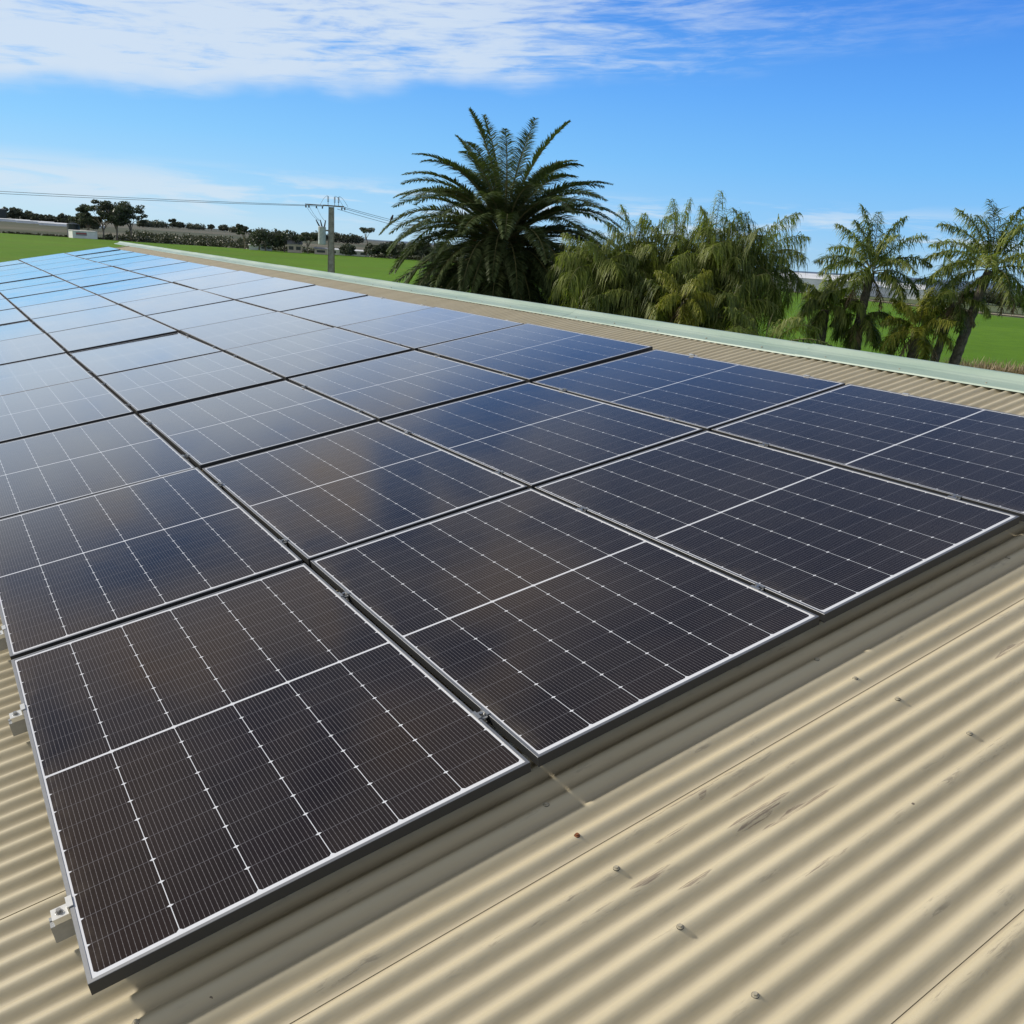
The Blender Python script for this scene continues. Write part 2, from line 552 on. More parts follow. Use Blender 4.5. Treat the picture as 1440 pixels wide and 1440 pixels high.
fm, gm = frame_mesh(), glass_mesh()
ORD = ['nearest', 'second', 'third', 'fourth', 'fifth', 'sixth', 'seventh', 'eighth', 'ninth', 'tenth', 'eleventh', 'twelfth', 'thirteenth', 'fourteenth', 'farthest']
CNAME = ['in the outer column away from the ridge cap', 'in the second column in from the open roof edge', 'in the third column, one short of the ridge column', 'in the column running beside the green ridge cap']
proto = empty('solar_panel', (0, 0, 0))
link('frame', fm, proto)
link('glass', gm, proto)
first = True
rp = random.Random(3)
for r in range(15):
    for c in range(4):
        if c == 0 and r > 10: pass
        if first:
            o = proto; first = False
        else:
            o = copy_tree(proto)
        jz = rp.uniform(-0.002, 0.002)
        jx, jy = rp.gauss(0, 0.12), rp.gauss(0, 0.19)
        if r == 0: jx, jy, jz = jx * 0.3, jy * 0.3, 0
        M = Matrix.Translation(RW(US[r] + UOFF[c], VS[c], jz)) @ ROOF_ROT @ Matrix.Rotation(rad(jx), 4, 'Y') @ Matrix.Rotation(rad(jy), 4, 'X')
        o.matrix_world = M
        lab = '%s row, %s' % (ORD[r] if r else 'near-end', CNAME[c])
        if (r, c) == (0, 0): lab = 'corner solar panel closest to the camera, two bright clamps on its free side'
        elif (r, c) == (0, 1): lab = 'dark solar panel of the near-end row between corner panel and third column'
        elif (r, c) == (0, 2): lab = 'dark solar panel of the near-end row with corner at the roof screws, third column'
        elif (r, c) == (0, 3): lab = 'dark near-end solar panel beside the green ridge cap, cut by the picture edge'
        else: lab = 'solar panel, ' + lab
        tag(o, lab, 'solar panel', 'solar panels on the shed roof')

# rails with their clamps
def rail_parts(root, near):
    mb = MB()
    vend = 4 * PW + 0.076 + 0.035
    # C-section rail running up the slope under the panels
    M = None
    mb.box(-0.050, vend, -0.019, 0.019, -0.080, -0.0345)
    mb.box(-0.050, vend, -0.019, -0.006, -0.0345, -0.0325)
    mb.box(-0.050, vend, 0.006, 0.019, -0.0345, -0.0325)
    rl = mb.build('rail_bar', M_ALUD, root)
    # L-feet on the crests
    for q in (0.03, 1.10, 2.19, 3.28, 4.38):
        f = MB()
        f.box(q - 0.02, q + 0.02, 0.020, 0.025, -0.1175, -0.045)
        f.box(q - 0.02, q + 0.02, 0.025, 0.060, -0.1175, -0.112)
        f.build('foot', M_ALU, root)
    def bolt(px, py, z, par):
        b = MB()
        b.tube([(px, py, z), (px, py, z + 0.002)], 0.009, 12)
        b.tube([(px, py, z + 0.002), (px, py, z + 0.009)], 0.0062, 6)
        b.build('bolt', M_BOLT, par)
    # end clamps: low outer tread, riser, and the tongue over the frame
    for (s, q) in ((-1, 0.0), (1, 4 * PW + 0.076)):
        e = MB()
        def bx(a, b_, c_, d_, z0, z1):
            a, b_ = sorted((q + s * a, q + s * b_))
            e.box(a, b_, c_, d_, z0, z1)
        bx(0.001, 0.042, -0.020, 0.020, -0.0185, -0.0145)
        bx(0.001, 0.005, -0.020, 0.020, -0.0145, 0.0005)
        bx(-0.009, 0.005, -0.0195, 0.0195, 0.0005, 0.0035)
        bx(0.003, 0.040, -0.0185, 0.0185, -0.0322, -0.0186)
        cl_ = e.build('end_clamp', M_ALU, root)
        if near: bolt(q + s * 0.024, 0.0, -0.0144, cl_)
    for c in range(1, 4):
        a, b_ = VS[c - 1] + PW, VS[c]
        e = MB()
        e.box(a + 0.001, b_ - 0.001, -0.020, 0.020, -0.010, -0.006)
        for (x0, x1) in ((a - 0.0075, a + 0.004), (b_ - 0.004, b_ + 0.0075)):
            e.box(x0, x1, -0.020, 0.020, 0.0005, 0.003)
        e.box(a + 0.001, a + 0.004, -0.020, 0.020, -0.0058, 0.0004)
        e.box(b_ - 0.004, b_ - 0.001, -0.020, 0.020, -0.0058, 0.0004)
        cl_ = e.build('mid_clamp', M_ALUD, root)
        if near: bolt((a + b_) / 2, 0.0, -0.0058, cl_)


rail0 = empty('mounting_rail', (0, 0, 0))
rail_parts(rail0, True)
for r in range(15):
    for k, off in enumerate((0.285, 1.330)):
        if r == 0 and k == 0: o = rail0
        else: o = copy_tree(rail0)
        o.matrix_world = Matrix.Translation(RW(US[r] + off, 0, 0)) @ ROOF_ROT
        which = 'near' if k == 0 else 'far'
        if r == 0:
            lab = 'aluminium rail under the %s half of the near-end panels, bright end clamp showing' % which
        else:
            lab = 'aluminium mounting rail beneath the %s half of the %s row of panels' % (which, ORD[r])
        tag(o, lab, 'mounting rail', 'mounting rails under the solar panels')

# ---------------------------------------------------------------- the shed
HC = -0.1180                                   # crest height of the sheets below the panel plane
U_END, U_START, V_EAVE, V_RIDGE = 27.45, -3.2, -3.2, 5.50
shed = empty('farm_shed', (4.0, 12.0, GZ), 'long cream corrugated farm shed with green ridge cap under the solar array', 'farm shed')
shed_inv = Matrix.Translation(Vector((4.0, 12.0, GZ))).inverted()


def sheet_mesh():
    mb = MB()
    n = 10 * 12 + 7
    rows = []
    vs = [V_EAVE + (V_RIDGE - 0.03 - V_EAVE) * i / 46 for i in range(47)]
    for v in vs:
        row = []
        for k in range(n + 1):
            u = -PITCH / 2 - 0.004 + k * PITCH / 12
            s = k / n
            h = DEP * math.cos(2 * math.pi * (u / PITCH)) + 0.0022 * (1 - min(1, s * 1.05)) ** 1.2
            h += 0.0010 * math.sin(v * 2.1 + u * 7) * s * (1 - s) * 2
            row.append((v, u, h))
        rows.append(row)
    mb.grid(rows)
    # the raw edge that lies on top of its neighbour
    e = [(r[0][0], r[0][1], r[0][2]) for r in rows]
    mb.grid([e, [(p[0], p[1] + 0.0004, p[2] - 0.0012) for p in e]])
    return mb.mesh('roof_sheet', M_ROOF, True)


sm = sheet_mesh()
crest0 = -0.039 + 0.006
k0 = -4
ns = 0
seam = -0.245 - 0.0762 * 0.0
# sheets begin at a trough; the first crest of a sheet lies 38 mm further along
for k in range(-4, 37):
    u0 = -0.2315 + 0.752 * k
    o = link('roof_sheet', sm, shed)
    uu = u0 + PITCH / 2
    M = Matrix.Translation(RW(uu, 0, HC - DEP)) @ ROOF_ROT
    o.matrix_parent_inverse = Matrix()
    o.matrix_basis = shed_inv @ M
# screws: crest positions 0,2,4,7 of each ten, on every purlin line
scr = MB()
scr.tube([(0, 0, 0), (0, 0, 0.0015)], 0.0085, 12, 1)
scr.tube([(0, 0, 0.0015), (0, 0, 0.0030)], [0.0078, 0.0070], 12, 0)
scr.tube([(0, 0, 0.0030), (0, 0, 0.0070)], 0.0048, 6, 0)
sc_me = scr.mesh('screw', [M_SCREW, M_RUBBER], False)
sc_ru = scr.mesh('screw', [M_RUST, M_RUBBER], False)
CR0 = -0.2315 + PITCH / 2                          # a crest
spots = []
for vi in range(-3, 6):
    v = 0.062 + 1.085 * vi + (0.0 if vi != 1 else -0.006)
    if v > 5.2: continue
    for k in range(-3, 36):
        for cnt in (-2, 0, 2, 5):
            u = CR0 + 0.752 * k + PITCH * cnt
            if u > U_END - 0.2: continue
            spots.append((u, v))
rs = random.Random(11)
vis, hid = [], []
for (u, v) in spots:
    cov = (-0.01 < u < 26.5) and (-0.02 < v < 4.62)
    d = (RW(u, v, HC) - EYE)
    ahead = d.x * 0.555 + d.y * 0.83 > 0.3
    (vis if (not cov and ahead) else hid).append((d.length, u, v))
vis.sort()
jit = lambda: rs.uniform(-0.006, 0.006)
for (dl, u, v) in vis[:100]:
    rusty = abs(u + 0.194) < 0.04 and abs(v - 1.14) < 0.1
    o = link('screw', sc_ru if rusty else sc_me, shed)
    M = Matrix.Translation(RW(u + jit() * 0.4, v + jit(), HC)) @ ROOF_ROT @ Matrix.Rotation(rs.uniform(0, 1), 4, 'Z')
    o.matrix_basis = shed_inv @ M
    if rusty: o['label'] = 'rusty brown roofing screw'
mb = MB()
for (dl, u, v) in vis[100:]:
    p = RW(u, v, HC)
    mb.tube([shed_inv @ p, shed_inv @ RW(u, v, HC + 0.007)], [0.0085, 0.0055], 6)
if mb.v:
    tag(mb.build('distant_screws', M_SCREW, shed), kind='stuff')

# ridge cap, in lapped lengths
def cap_mesh(L, dz):
    prof = [(5.328, -0.1275), (5.333, -0.1185), (5.36, -0.1165), (5.435, -0.112), (5.445, -0.108), (5.465, -0.104), (5.500, -0.085), (5.512, -0.080), (5.53, -0.080)]
    pts = [Vector((v * CT - h * ST, v * ST + h * CT)) for v, h in [(a_, b_ + 0.0105) for a_, b_ in prof]]
    XR = V_RIDGE * CT + 0.045
    right = [Vector((2 * XR - p.x, p.y)) for p in reversed(pts)]
    pts += right
    mb = MB()
    mid = pts[len(pts) // 2]
    rows = []
    for s in range(9):
        rows.append([(p.x, L * s / 8, p.y + dz) for p in pts])
    mb.grid(rows)
    e0, e1 = rows[0], [(p[0], p[1] + 0.001, p[2] - 0.0015) for p in rows[0]]
    mb.grid([e0, e1])
    return mb.mesh('ridge_cap', M_CAP, False)


ca, cb = cap_mesh(3.05, 0.0), cap_mesh(3.05, 0.0)
uu = -3.29
k = 0
while uu < U_END:
    o = link('ridge_cap', ca, shed)
    o.matrix_basis = shed_inv @ Matrix.Translation(Vector((0, uu, 0.0025 * (k % 2)))) @ Matrix.Rotation(rad(0.02), 4, 'X')
    uu += 3.0; k += 1
# fixings of the ridge cap
for i in range(44):
    o = link('ridge_screw', sc_me, shed)
    o.matrix_basis = shed_inv @ Matrix.Translation(RW(CR0 + PITCH * (8 * i - 12) , 5.372, -0.1050)) @ ROOF_ROT
XR = V_RIDGE * CT + 0.045
# far slope, walls and gables
zr = V_RIDGE * ST + HC * CT - 0.02
half = (V_RIDGE - V_EAVE) * CT
mb = MB()
farv = MB()
rows = []
for s in (0.03, 8.7):
    rows.append([tuple(shed_inv @ Vector((XR + s * CT, U_START + 0.1 + i * PITCH / 6, (V_RIDGE - s) * ST + HC * CT - DEP + DEP * math.cos(2 * math.pi * i / 6) - 0.012))) for i in range(int((U_END - U_START - 0.1) / PITCH * 6))])
farv.grid(rows)
farv.build('far_roof_slope', M_ROOF, shed, True)
xe0, xe1 = V_EAVE * CT + 0.25, XR + 8.45
ze = V_EAVE * ST + HC * CT - 0.05
def wallbox(nm, a, b, c, d, e, f, mt=M_WALL):
    q = MB(); q.box(a, b, c, d, e, f, 0, shed_inv); return q.build(nm, mt, shed)
wallbox('side_wall', xe0, xe0 + 0.12, U_START + 0.2, U_END - 0.25, GZ, ze)
wallbox('side_wall', xe1 - 0.12, xe1, U_START + 0.2, U_END - 0.25, GZ, ze)
for yy in (U_START + 0.21, U_END - 0.36):
    q = MB()
    pr = [(xe0 + 0.13, GZ), (xe1 - 0.13, GZ), (xe1 - 0.13, ze), (XR, zr - 0.06), (xe0 + 0.13, ze)]
    a = [shed_inv @ Vector((px, yy, pz)) for px, pz in pr]
    b_ = [shed_inv @ Vector((px, yy + 0.1, pz)) for px, pz in pr]
    q.face(a); q.face(list(reversed(b_)))
    for j in range(5):
        q.face([a[j], b_[j], b_[(j + 1) % 5], a[(j + 1) % 5]])
    q.build('gable_wall', M_WALL, shed)
# barge flashing over the far end of the sheets
q = MB()
q.grid([[shed_inv @ RW(U_END - 0.10, v, HC + 0.012) for v in (V_EAVE, V_RIDGE - 0.1)], [shed_inv @ RW(U_END + 0.01, v, HC + 0.012) for v in (V_EAVE, V_RIDGE - 0.1)],
        [shed_inv @ RW(U_END + 0.011, v, HC - 0.12) for v in (V_EAVE, V_RIDGE - 0.1)]])
q.build('barge_flashing', M_ROOF, shed)


# ---------------------------------------------------------------- ground
def ground_h(X, Y):
    d = math.hypot(X, Y)
    a = math.degrees(math.atan2(X, Y))
    k = max(0.0, min(1.0, (a - 36) / 10)) * (1 - max(0.0, min(1.0, (a - 120) / 30)))
    t = max(0.0, min(1.0, (d - 330) / 700))
    t = t * t * (3 - 2 * t)
    drop = -75 * k * t
    # gentle rise behind the left-hand fields
    k2 = 1 - max(0.0, min(1.0, (a - 16) / 16))
    t2 = max(0.0, min(1.0, (d - 420) / 1600))
    rise = 7.5 * k2 * t2 * (1 if a > -60 else 0)
    roll = 0.0 if d < 400 else 0.0016 * (d - 400) * mnoise.noise(Vector((X / 900, Y / 900, 0))) * min(1, d / 3000)
    return GZ - 0.08 + drop + rise + roll


gb = MB()
rads = [0, 5, 20, 60, 120, 200, 260, 300, 340, 380, 430, 500, 580, 680, 800, 950, 1150, 1400, 1700, 2100, 2700, 3500, 4700, 6500, 9000, 13000, 18000, 26000]
NA = 180
rows = []
for rr in rads:
    rows.append([(rr * math.sin(2 * math.pi * j / NA), rr * math.cos(2 * math.pi * j / NA), ground_h(rr * math.sin(2 * math.pi * j / NA) + 1e-6, rr * math.cos(2 * math.pi * j / NA) + 1e-6)) for j in range(NA)])
gb.grid(rows, 0, True)
m, n, b = material('dry_farmland')
p = n.pos()
pa = n.new('ShaderNodeTexVoronoi'); n.put(pa.inputs['Vector'], n.vmul(p, (0.0026, 0.0058, 0))); pa.inputs['Scale'].default_value = 1.0
cr = n.new('ShaderNodeValToRGB')
n.put(cr.inputs[0], n.sep(pa.outputs['Color'])[0])
els = cr.color_ramp.elements
els[0].color = (0.20, 0.17, 0.12, 1); els[1].color = (0.30, 0.26, 0.19, 1)
e = els.new(0.35); e.color = (0.11, 0.12, 0.06, 1)
e = els.new(0.6); e.color = (0.16, 0.15, 0.10, 1)
rows_ = n.noise(n.vmul(p, (0.012, 0.10, 0.02)), 1.0, 6, 0.7)
c = n.mix(n.ss(rows_, 0.42, 0.62), cr.outputs[0], (0.06, 0.065, 0.04))
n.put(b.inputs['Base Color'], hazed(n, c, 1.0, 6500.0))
b.inputs['Roughness'].default_value = 0.95
b.inputs['Specular IOR Level'].default_value = 0.05
tag(gb.build('ground', m, None, False), 'dry farmland reaching the horizon', kind='structure')

# green crop field around the shed
def pol(a, d): return (d * math.sin(rad(a)), d * math.cos(rad(a)))
fe = [(-60, 330), (-40, 370), (-20, 400), (-5, 405), (4, 396), (10, 378), (16, 362), (22, 350), (27, 345), (33, 330), (40, 300), (46, 262), (51, 240), (55, 212), (58.5, 194), (62, 186), (67, 178), (80, 175), (110, 180), (150, 200), (200, 200), (250, 220), (300, 330)]
fb = MB()
ring = []
for a, d in fe:
    ring.append(pol(a, d))
rows = []
for s in (0.02, 0.1, 0.2, 0.4, 0.6, 0.8, 1.0):
    rows.append([(q[0] * s, q[1] * s, GZ) for q in ring])
fb.grid(rows, 0, True)
m, n, b = material('green_crop')
p = n.pos()
g1 = n.noise(p, 0.02, 5, 0.6)
g2 = n.noise(n.vmul(p, (0.5, 0.5, 1)), 1.0, 6, 0.75)
wv = n.new('ShaderNodeTexWave', bands_direction='DIAGONAL'); n.put(wv.inputs['Vector'], n.vmul(p, (0.35, 0.35, 0)))
wv.inputs['Scale'].default_value = 1.0; wv.inputs['Distortion'].default_value = 3.0; wv.inputs['Detail'].default_value = 3
c = n.mix(n.ss(g1, 0.3, 0.7), (0.100, 0.215, 0.010), (0.135, 0.260, 0.016))
c = n.mix(n.mul(n.ss(g2, 0.35, 0.7), 0.6), c, (0.070, 0.150, 0.010))
c = n.mix(n.mul(n.ss(n.noise(n.vmul(p, (0.006, 0.03, 0)), 1.0, 4, 0.6), 0.48, 0.66), 0.45), c, (0.13, 0.19, 0.02))
c = n.mix(n.mul(wv.outputs['Fac'], 0.12), c, (0.05, 0.10, 0.01))
n.put(b.inputs['Base Color'], c)
b.inputs['Roughness'].default_value = 0.9
b.inputs['Specular IOR Level'].default_value = 0.1
n.put(b.inputs['Normal'], n.bump(n.noise(p, 3.0, 3, 0.7), 0.6, 0.2))
tag(fb.build('field', m), 'flat bright green crop field behind the shed', kind='structure')
# pale farm track along the field edge on the ridge side
tb = MB()
tr = [(50, 248), (55, 221), (58.5, 203), (60.5, 197), (62, 194), (66, 188), (72, 186)]
rows = []
for a, d in tr:
    p0, p1 = pol(a, d - 1.2), pol(a, d + 3.0)
    rows.append([(p0[0], p0[1], GZ + 0.05), (p1[0], p1[1], GZ + 0.05)])
tb.grid(rows)
tag(tb.build('farm_track', simple('pale_dirt', (0.36, 0.31, 0.20), 0.95, scale=0.3)), 'pale dirt track along the far side of the field', kind='structure')
tb = MB()
rows = []
for a, d in [(46, 266), (50, 256), (55, 232), (58.5, 212), (62, 208), (66, 200), (74, 198)]:
    p0, p1 = pol(a, d), pol(a, d + 75)
    rows.append([(p0[0], p0[1], GZ + 0.02), (p1[0], p1[1], GZ + 0.02)])
tb.grid(rows)
tag(tb.build('far_paddock', simple('olive_paddock', (0.085, 0.11, 0.03), 0.95, scale=0.1)), 'dull olive paddock beyond the track', kind='structure')


# ---------------------------------------------------------------- palms
def frond(mb, base, azm, el0, length, droop, leaf, nl, rg, style, wid=0.03, tint=0.5, stalk=True, bare=0.12, grav=0.35, twist=0.0):
    """one pinnate frond: a curved rachis and two ranks of drooping leaflets"""
    N = 14
    p = Vector(base)
    d = rad(azm)
    pts, tans = [], []
    seg = length / N
    ph = rg.uniform(0, 6)
    for k in range(N + 1):
        s = k / N
        e = rad(el0) - rad(droop) * s ** 1.35
        e = max(e, rad(-88))
        a2 = d + twist * s + 0.05 * math.sin(ph + 3 * s)
        t = Vector((math.cos(e) * math.sin(a2), math.cos(e) * math.cos(a2), math.sin(e)))
        pts.append(p.copy()); tans.append(t)
        p = p + t * seg
    if stalk:
        mb.tube(pts, [0.045 * (1 - 0.85 * k / N) * (length / 4.5) for k in range(N + 1)], 5, 1, False, tint)
    roll = rg.uniform(-0.25, 0.25)
    for k in range(nl):
        s = bare + (1 - bare) * (k + rg.random() * 0.8) / nl
        f = min(s * N, N - 1e-4)
        i = int(f)
        q = pts[i].lerp(pts[i + 1], f - i)
        t = tans[i].lerp(tans[min(i + 1, N)], f - i).normalized()
        hz = Vector((math.cos(d), -math.sin(d), 0))
        b0 = hz
        nrm = b0.cross(t)
        if nrm.z < 0: nrm = -nrm
        b1 = (b0 * math.cos(roll) + nrm * math.sin(roll))
        sh = math.sin(math.pi * min(1, (s - bare) / (1 - bare) * 0.80 + 0.16)) ** 0.7
        L = leaf * sh * rg.uniform(0.85, 1.1)
        for side in (-1, 1):
            if style == 'date':
                up = rg.choice((0.45, 0.2, 0.6)); fw = 0.38 + 0.5 * s
                dirv = (b1 * side + nrm * up + t * fw).normalized()
            else:
                up = rg.uniform(-0.9, 1.1); fw = rg.uniform(0.1, 1.3); L = L * rg.uniform(0.6, 1.25)
                dirv = (b1 * side + nrm * up + t * fw).normalized()
            gv = grav * (rg.uniform(0.7, 1.3) if style == 'date' else rg.uniform(0.35, 1.7))
            p1 = q + dirv * L * 0.5 + Vector((0, 0, -gv * L * 0.16))
            d2 = (dirv + Vector((0, 0, -gv * 1.6))).normalized()
            p2 = p1 + d2 * L * 0.5
            wv_ = dirv.cross(Vector((rg.uniform(-.4, .4), rg.uniform(-.4, .4), 1))).normalized() * wid
            if wv_.length < 1e-5: wv_ = Vector((wid, 0, 0))
            c = max(0.0, min(1.0, tint + (rg.uniform(-0.18, 0.18) if style == 'date' else rg.uniform(-0.4, 0.4))))
            mb.face([q - wv_ * 0.4, q + wv_ * 0.4, p1 + wv_ * 0.5, p1 - wv_ * 0.5], 0, c)
            mb.face([p1 - wv_ * 0.5, p1 + wv_ * 0.5, p2], 0, c)


def palm_trunk(root, h, r0, r1, lean=(0, 0), name='trunk'):
    mb = MB()
    N = max(10, int(h / 0.16))
    pts, rd = [], []
    for k in range(N + 1):
        s = k / N
        pts.append((lean[0] * s ** 1.5, lean[1] * s ** 1.5, h * s))
        rd.append((r0 + (r1 - r0) * s) * (1.07 if k % 2 else 0.95) * (1 + 0.25 * max(0, 0.08 - s) / 0.08))
    mb.tube(pts, rd, 12, 0, True)
    return mb.build(name, M_TRUNKP, root, False)


# the big date palm
rg = random.Random(21)
cx, cyy, cz = 20.1, 30.5, 1.55
root = empty('date_palm', (cx, cyy, GZ), 'huge date palm with a round crown of arching dark fronds, tallest tree', 'palm tree')
palm_trunk(root, cz - GZ - 0.2, 0.55, 0.45)
mb = MB()
NF = 128
for i in range(NF):
    s = (i + 0.5) / NF
    azm = i * 137.508 + rg.uniform(-8, 8)
    el0 = 80 - 106 * s ** 0.80 + rg.uniform(-6, 6)
    L = 4.85 + rg.uniform(-0.45, 0.35) + (0.2 if s > 0.3 else 0)
    dr = 62 + 22 * min(1, s * 2.2) + rg.uniform(-12, 14)
    if s < 0.05: dr = 34 + rg.uniform(-6, 12)
    rr = 0.35
    base = Vector((rr * math.sin(rad(azm)) * math.cos(rad(el0)), rr * math.cos(rad(azm)) * math.cos(rad(el0)), cz - GZ - 0.15 + 0.75 * (1 - s)))
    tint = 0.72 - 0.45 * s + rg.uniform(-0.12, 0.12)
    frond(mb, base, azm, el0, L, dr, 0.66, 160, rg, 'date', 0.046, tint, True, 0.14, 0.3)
mb.build('crown', [M_CANARY, M_STALK], root)
# hanging skirt of old fronds
mb = MB()
for i in range(70):
    azm = i * 137.508 + 40
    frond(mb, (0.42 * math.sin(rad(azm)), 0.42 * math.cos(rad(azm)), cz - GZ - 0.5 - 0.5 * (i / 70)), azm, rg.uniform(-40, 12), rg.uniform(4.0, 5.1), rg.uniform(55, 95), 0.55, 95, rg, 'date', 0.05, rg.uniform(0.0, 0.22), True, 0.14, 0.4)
mb.build('frond_skirt', [M_CANARY, M_STALK], root)
# orange fruit stalks at the heart
mb = MB()
for i in range(16):
    azm = i * 71
    pts = []
    for k in range(6):
        s = k / 5
        pts.append((math.sin(rad(azm)) * (0.4 + 1.0 * s), math.cos(rad(azm)) * (0.4 + 1.0 * s), cz - GZ + 0.1 + 0.55 * math.sin(2.4 * s) - 0.5 * s * s))
    mb.tube(pts, [0.04, 0.035, 0.03, 0.03, 0.03, 0.02], 5)
mb.build('fruit_stalk', simple('orange_stalk', (0.22, 0.11, 0.03), 0.7), root)


def queen(x, y, ztop, seed, label, NF=18, L=3.0, leaf=0.75, spread=1.0, lean=(0, 0), r=0.16, wid=0.026, nl=105, spear=False, droopy=1.0, mat=None, tint0=0.45, els=(78, -25), dead=2, group=None, name='queen_palm'):
    rg = random.Random(seed)
    root = empty(name, (x - lean[0], y - lean[1], GZ), label, 'palm tree', group)
    hz = ztop - GZ
    palm_trunk(root, hz, r * 1.25, r * 0.85, lean)
    mb = MB()
    for i in range(NF):
        s = (i + 0.5) / NF
        azm = i * 137.508 + seed * 40 + rg.uniform(-14, 14)
        el0 = els[0] + (els[1] - els[0]) * s + rg.uniform(-7, 7)
        dr = (45 + 65 * s) * droopy + rg.uniform(-10, 12)
        if spear and i < 5: el0, dr = 89 - 4 * i, 14 + 11 * i
        frond(mb, (lean[0] + 0.08 * math.sin(rad(azm)), lean[1] + 0.08 * math.cos(rad(azm)), hz + 0.25 * (1 - s)), azm, el0, L * rg.uniform(0.85, 1.12) * (1.05 if (spear and i < 5) else 1), dr, leaf, nl, rg, 'queen', wid, tint0 + rg.uniform(-0.25, 0.3), True, 0.16, (1.45 if droopy > 1.1 else 1.0) * droopy, rg.uniform(-0.25, 0.25))
    mb.build('crown', [mat or M_QUEEN, M_STALK], root)
    if dead:
        mb = MB()
        for i in range(dead):
            azm = rg.uniform(0, 360)
            frond(mb, (lean[0] + 0.1 * math.sin(rad(azm)), lean[1] + 0.1 * math.cos(rad(azm)), hz - 0.1), azm, rg.uniform(-45, -20), L * 0.7, 60, leaf * 0.8, 40, rg, 'queen', wid, rg.uniform(0.2, 0.8), True, 0.1, 0.9)
        mb.build('dead_frond', [M_DEAD, M_STALK], root)
    return root


# clump behind the ridge, from the date palm towards the picture's far side
queen(20.3, 24.5, 0.75, 1, 'shaggy weeping palm standing next to the date palm', 26, 1.9, 0.85, els=(84, -30), droopy=1.45, tint0=0.45)
queen(21.9, 24.4, 0.95, 2, 'narrow shaggy palm with a pointed top between weeping palm and tall spear palm', 26, 2.1, 0.85, els=(88, -30), spear=True, droopy=1.4, tint0=0.5)
queen(23.5, 24.0, 1.05, 3, 'palm with the tallest pale upright spear frond in the dense clump', 26, 2.3, 0.75, els=(88, -20), spear=True, droopy=1.3, tint0=0.6)
queen(21.3, 21.0, 0.2, 4, 'small yellow-green palm on a thin trunk in front of the clump', 14, 1.3, 0.5, els=(80, -40), droopy=1.2, mat=M_QUEENY, tint0=0.6, r=0.09)
queen(23.7, 22.4, 1.15, 5, 'weeping palm with long curtains of leaflets in the middle of the clump', 26, 2.2, 0.9, spear=True, els=(88, -30), droopy=1.35, tint0=0.48)
queen(24.9, 21.7, 1.15, 6, 'broad weeping palm at the open end of the dense clump, fronds over the field', 30, 2.35, 1.0, els=(84, -10), droopy=1.3, tint0=0.45)
queen(23.0, 18.8, -1.3, 7, 'low palm with one arching frond hanging over the ridge cap', 14, 2.6, 0.65, els=(66, 8), droopy=1.15, tint0=0.35, r=0.12)
queen(21.4, 22.6, -0.4, 8, 'short shaggy palm low in front of the weeping palms', 24, 1.8, 0.8, els=(75, -40), droopy=1.4, tint0=0.36)
queen(23.0, 20.8, -0.3, 13, 'short palm with brown hanging fronds below the broad weeping palm', 22, 1.8, 0.85, els=(75, -50), droopy=1.4, tint0=0.3, dead=7)
queen(20.8, 23.3, -0.6, 14, 'low dark palm filling the gap under the weeping palm beside the date palm', 22, 1.7, 0.8, els=(70, -50), droopy=1.4, tint0=0.25, dead=3)
# free-standing palms over the open field
queen(29.1, 19.7, 1.5, 9, 'windswept palm between the clump and the tall leaning palm, full crown above the field', 20, 2.15, 0.62, wid=0.034, els=(88, -8), droopy=0.95, lean=(0.35, -0.1), tint0=0.45, r=0.17)
queen(28.2, 20.7, 0.1, 10, 'shorter palm with yellow heart fronds just beside the windswept palm', 14, 1.4, 0.6, wid=0.034, els=(84, -15), droopy=1.2, tint0=0.66, r=0.17)
queen(28.8, 19.6, -0.2, 15, 'low stocky palm with rough trunk under the windswept palm', 10, 1.2, 0.6, els=(60, -40), droopy=1.2, tint0=0.3, r=0.2, dead=5)
queen(29.2, 17.5, -0.4, 11, 'small yellow palm with a thick rough trunk near the leaning palms', 16, 1.5, 0.5, wid=0.034, els=(86, -20), droopy=1.0, mat=M_QUEENY, tint0=0.40, r=0.2, dead=3)
queen(30.3, 17.0, 0.7, 16, 'slimmer leaning palm with brown skirt, second of the leaning pair', 12, 1.4, 0.5, els=(75, -30), droopy=1.1, lean=(0.5, -0.35), tint0=0.35, r=0.15, dead=8)
queen(31.0, 16.4, 1.85, 12, 'tallest leaning palm with a wide feathery crown beside the picture edge', 22, 2.35, 0.62, wid=0.034, els=(88, -8), droopy=0.9, lean=(0.75, -0.5), tint0=0.46, r=0.17, dead=5)

# ---------------------------------------------------------------- broadleaf trees
def leafcloud(mb, c, r, n, size, rg, tint):
    for _ in range(n):
        while True:
            q = Vector((rg.uniform(-1, 1), rg.uniform(-1, 1), rg.uniform(-1, 1)))
            if 0.25 < q.length < 1: break
        pz = c + Vector((q.x * r[0], q.y * r[1], q.z * r[2]))
        a = Vector((rg.gauss(0, 1), rg.gauss(0, 1), rg.gauss(0, 1))).normalized()
        b = a.cross(Vector((rg.gauss(0, 1), rg.gauss(0, 1), rg.gauss(0, 1)))).normalized()
        s = size * rg.uniform(0.5, 1.3)
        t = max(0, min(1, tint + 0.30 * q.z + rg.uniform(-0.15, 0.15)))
        mb.face([pz - a * s * 0.5, pz + b * s * 0.35, pz + a * s * 0.5, pz - b * s * 0.35], 0, t)


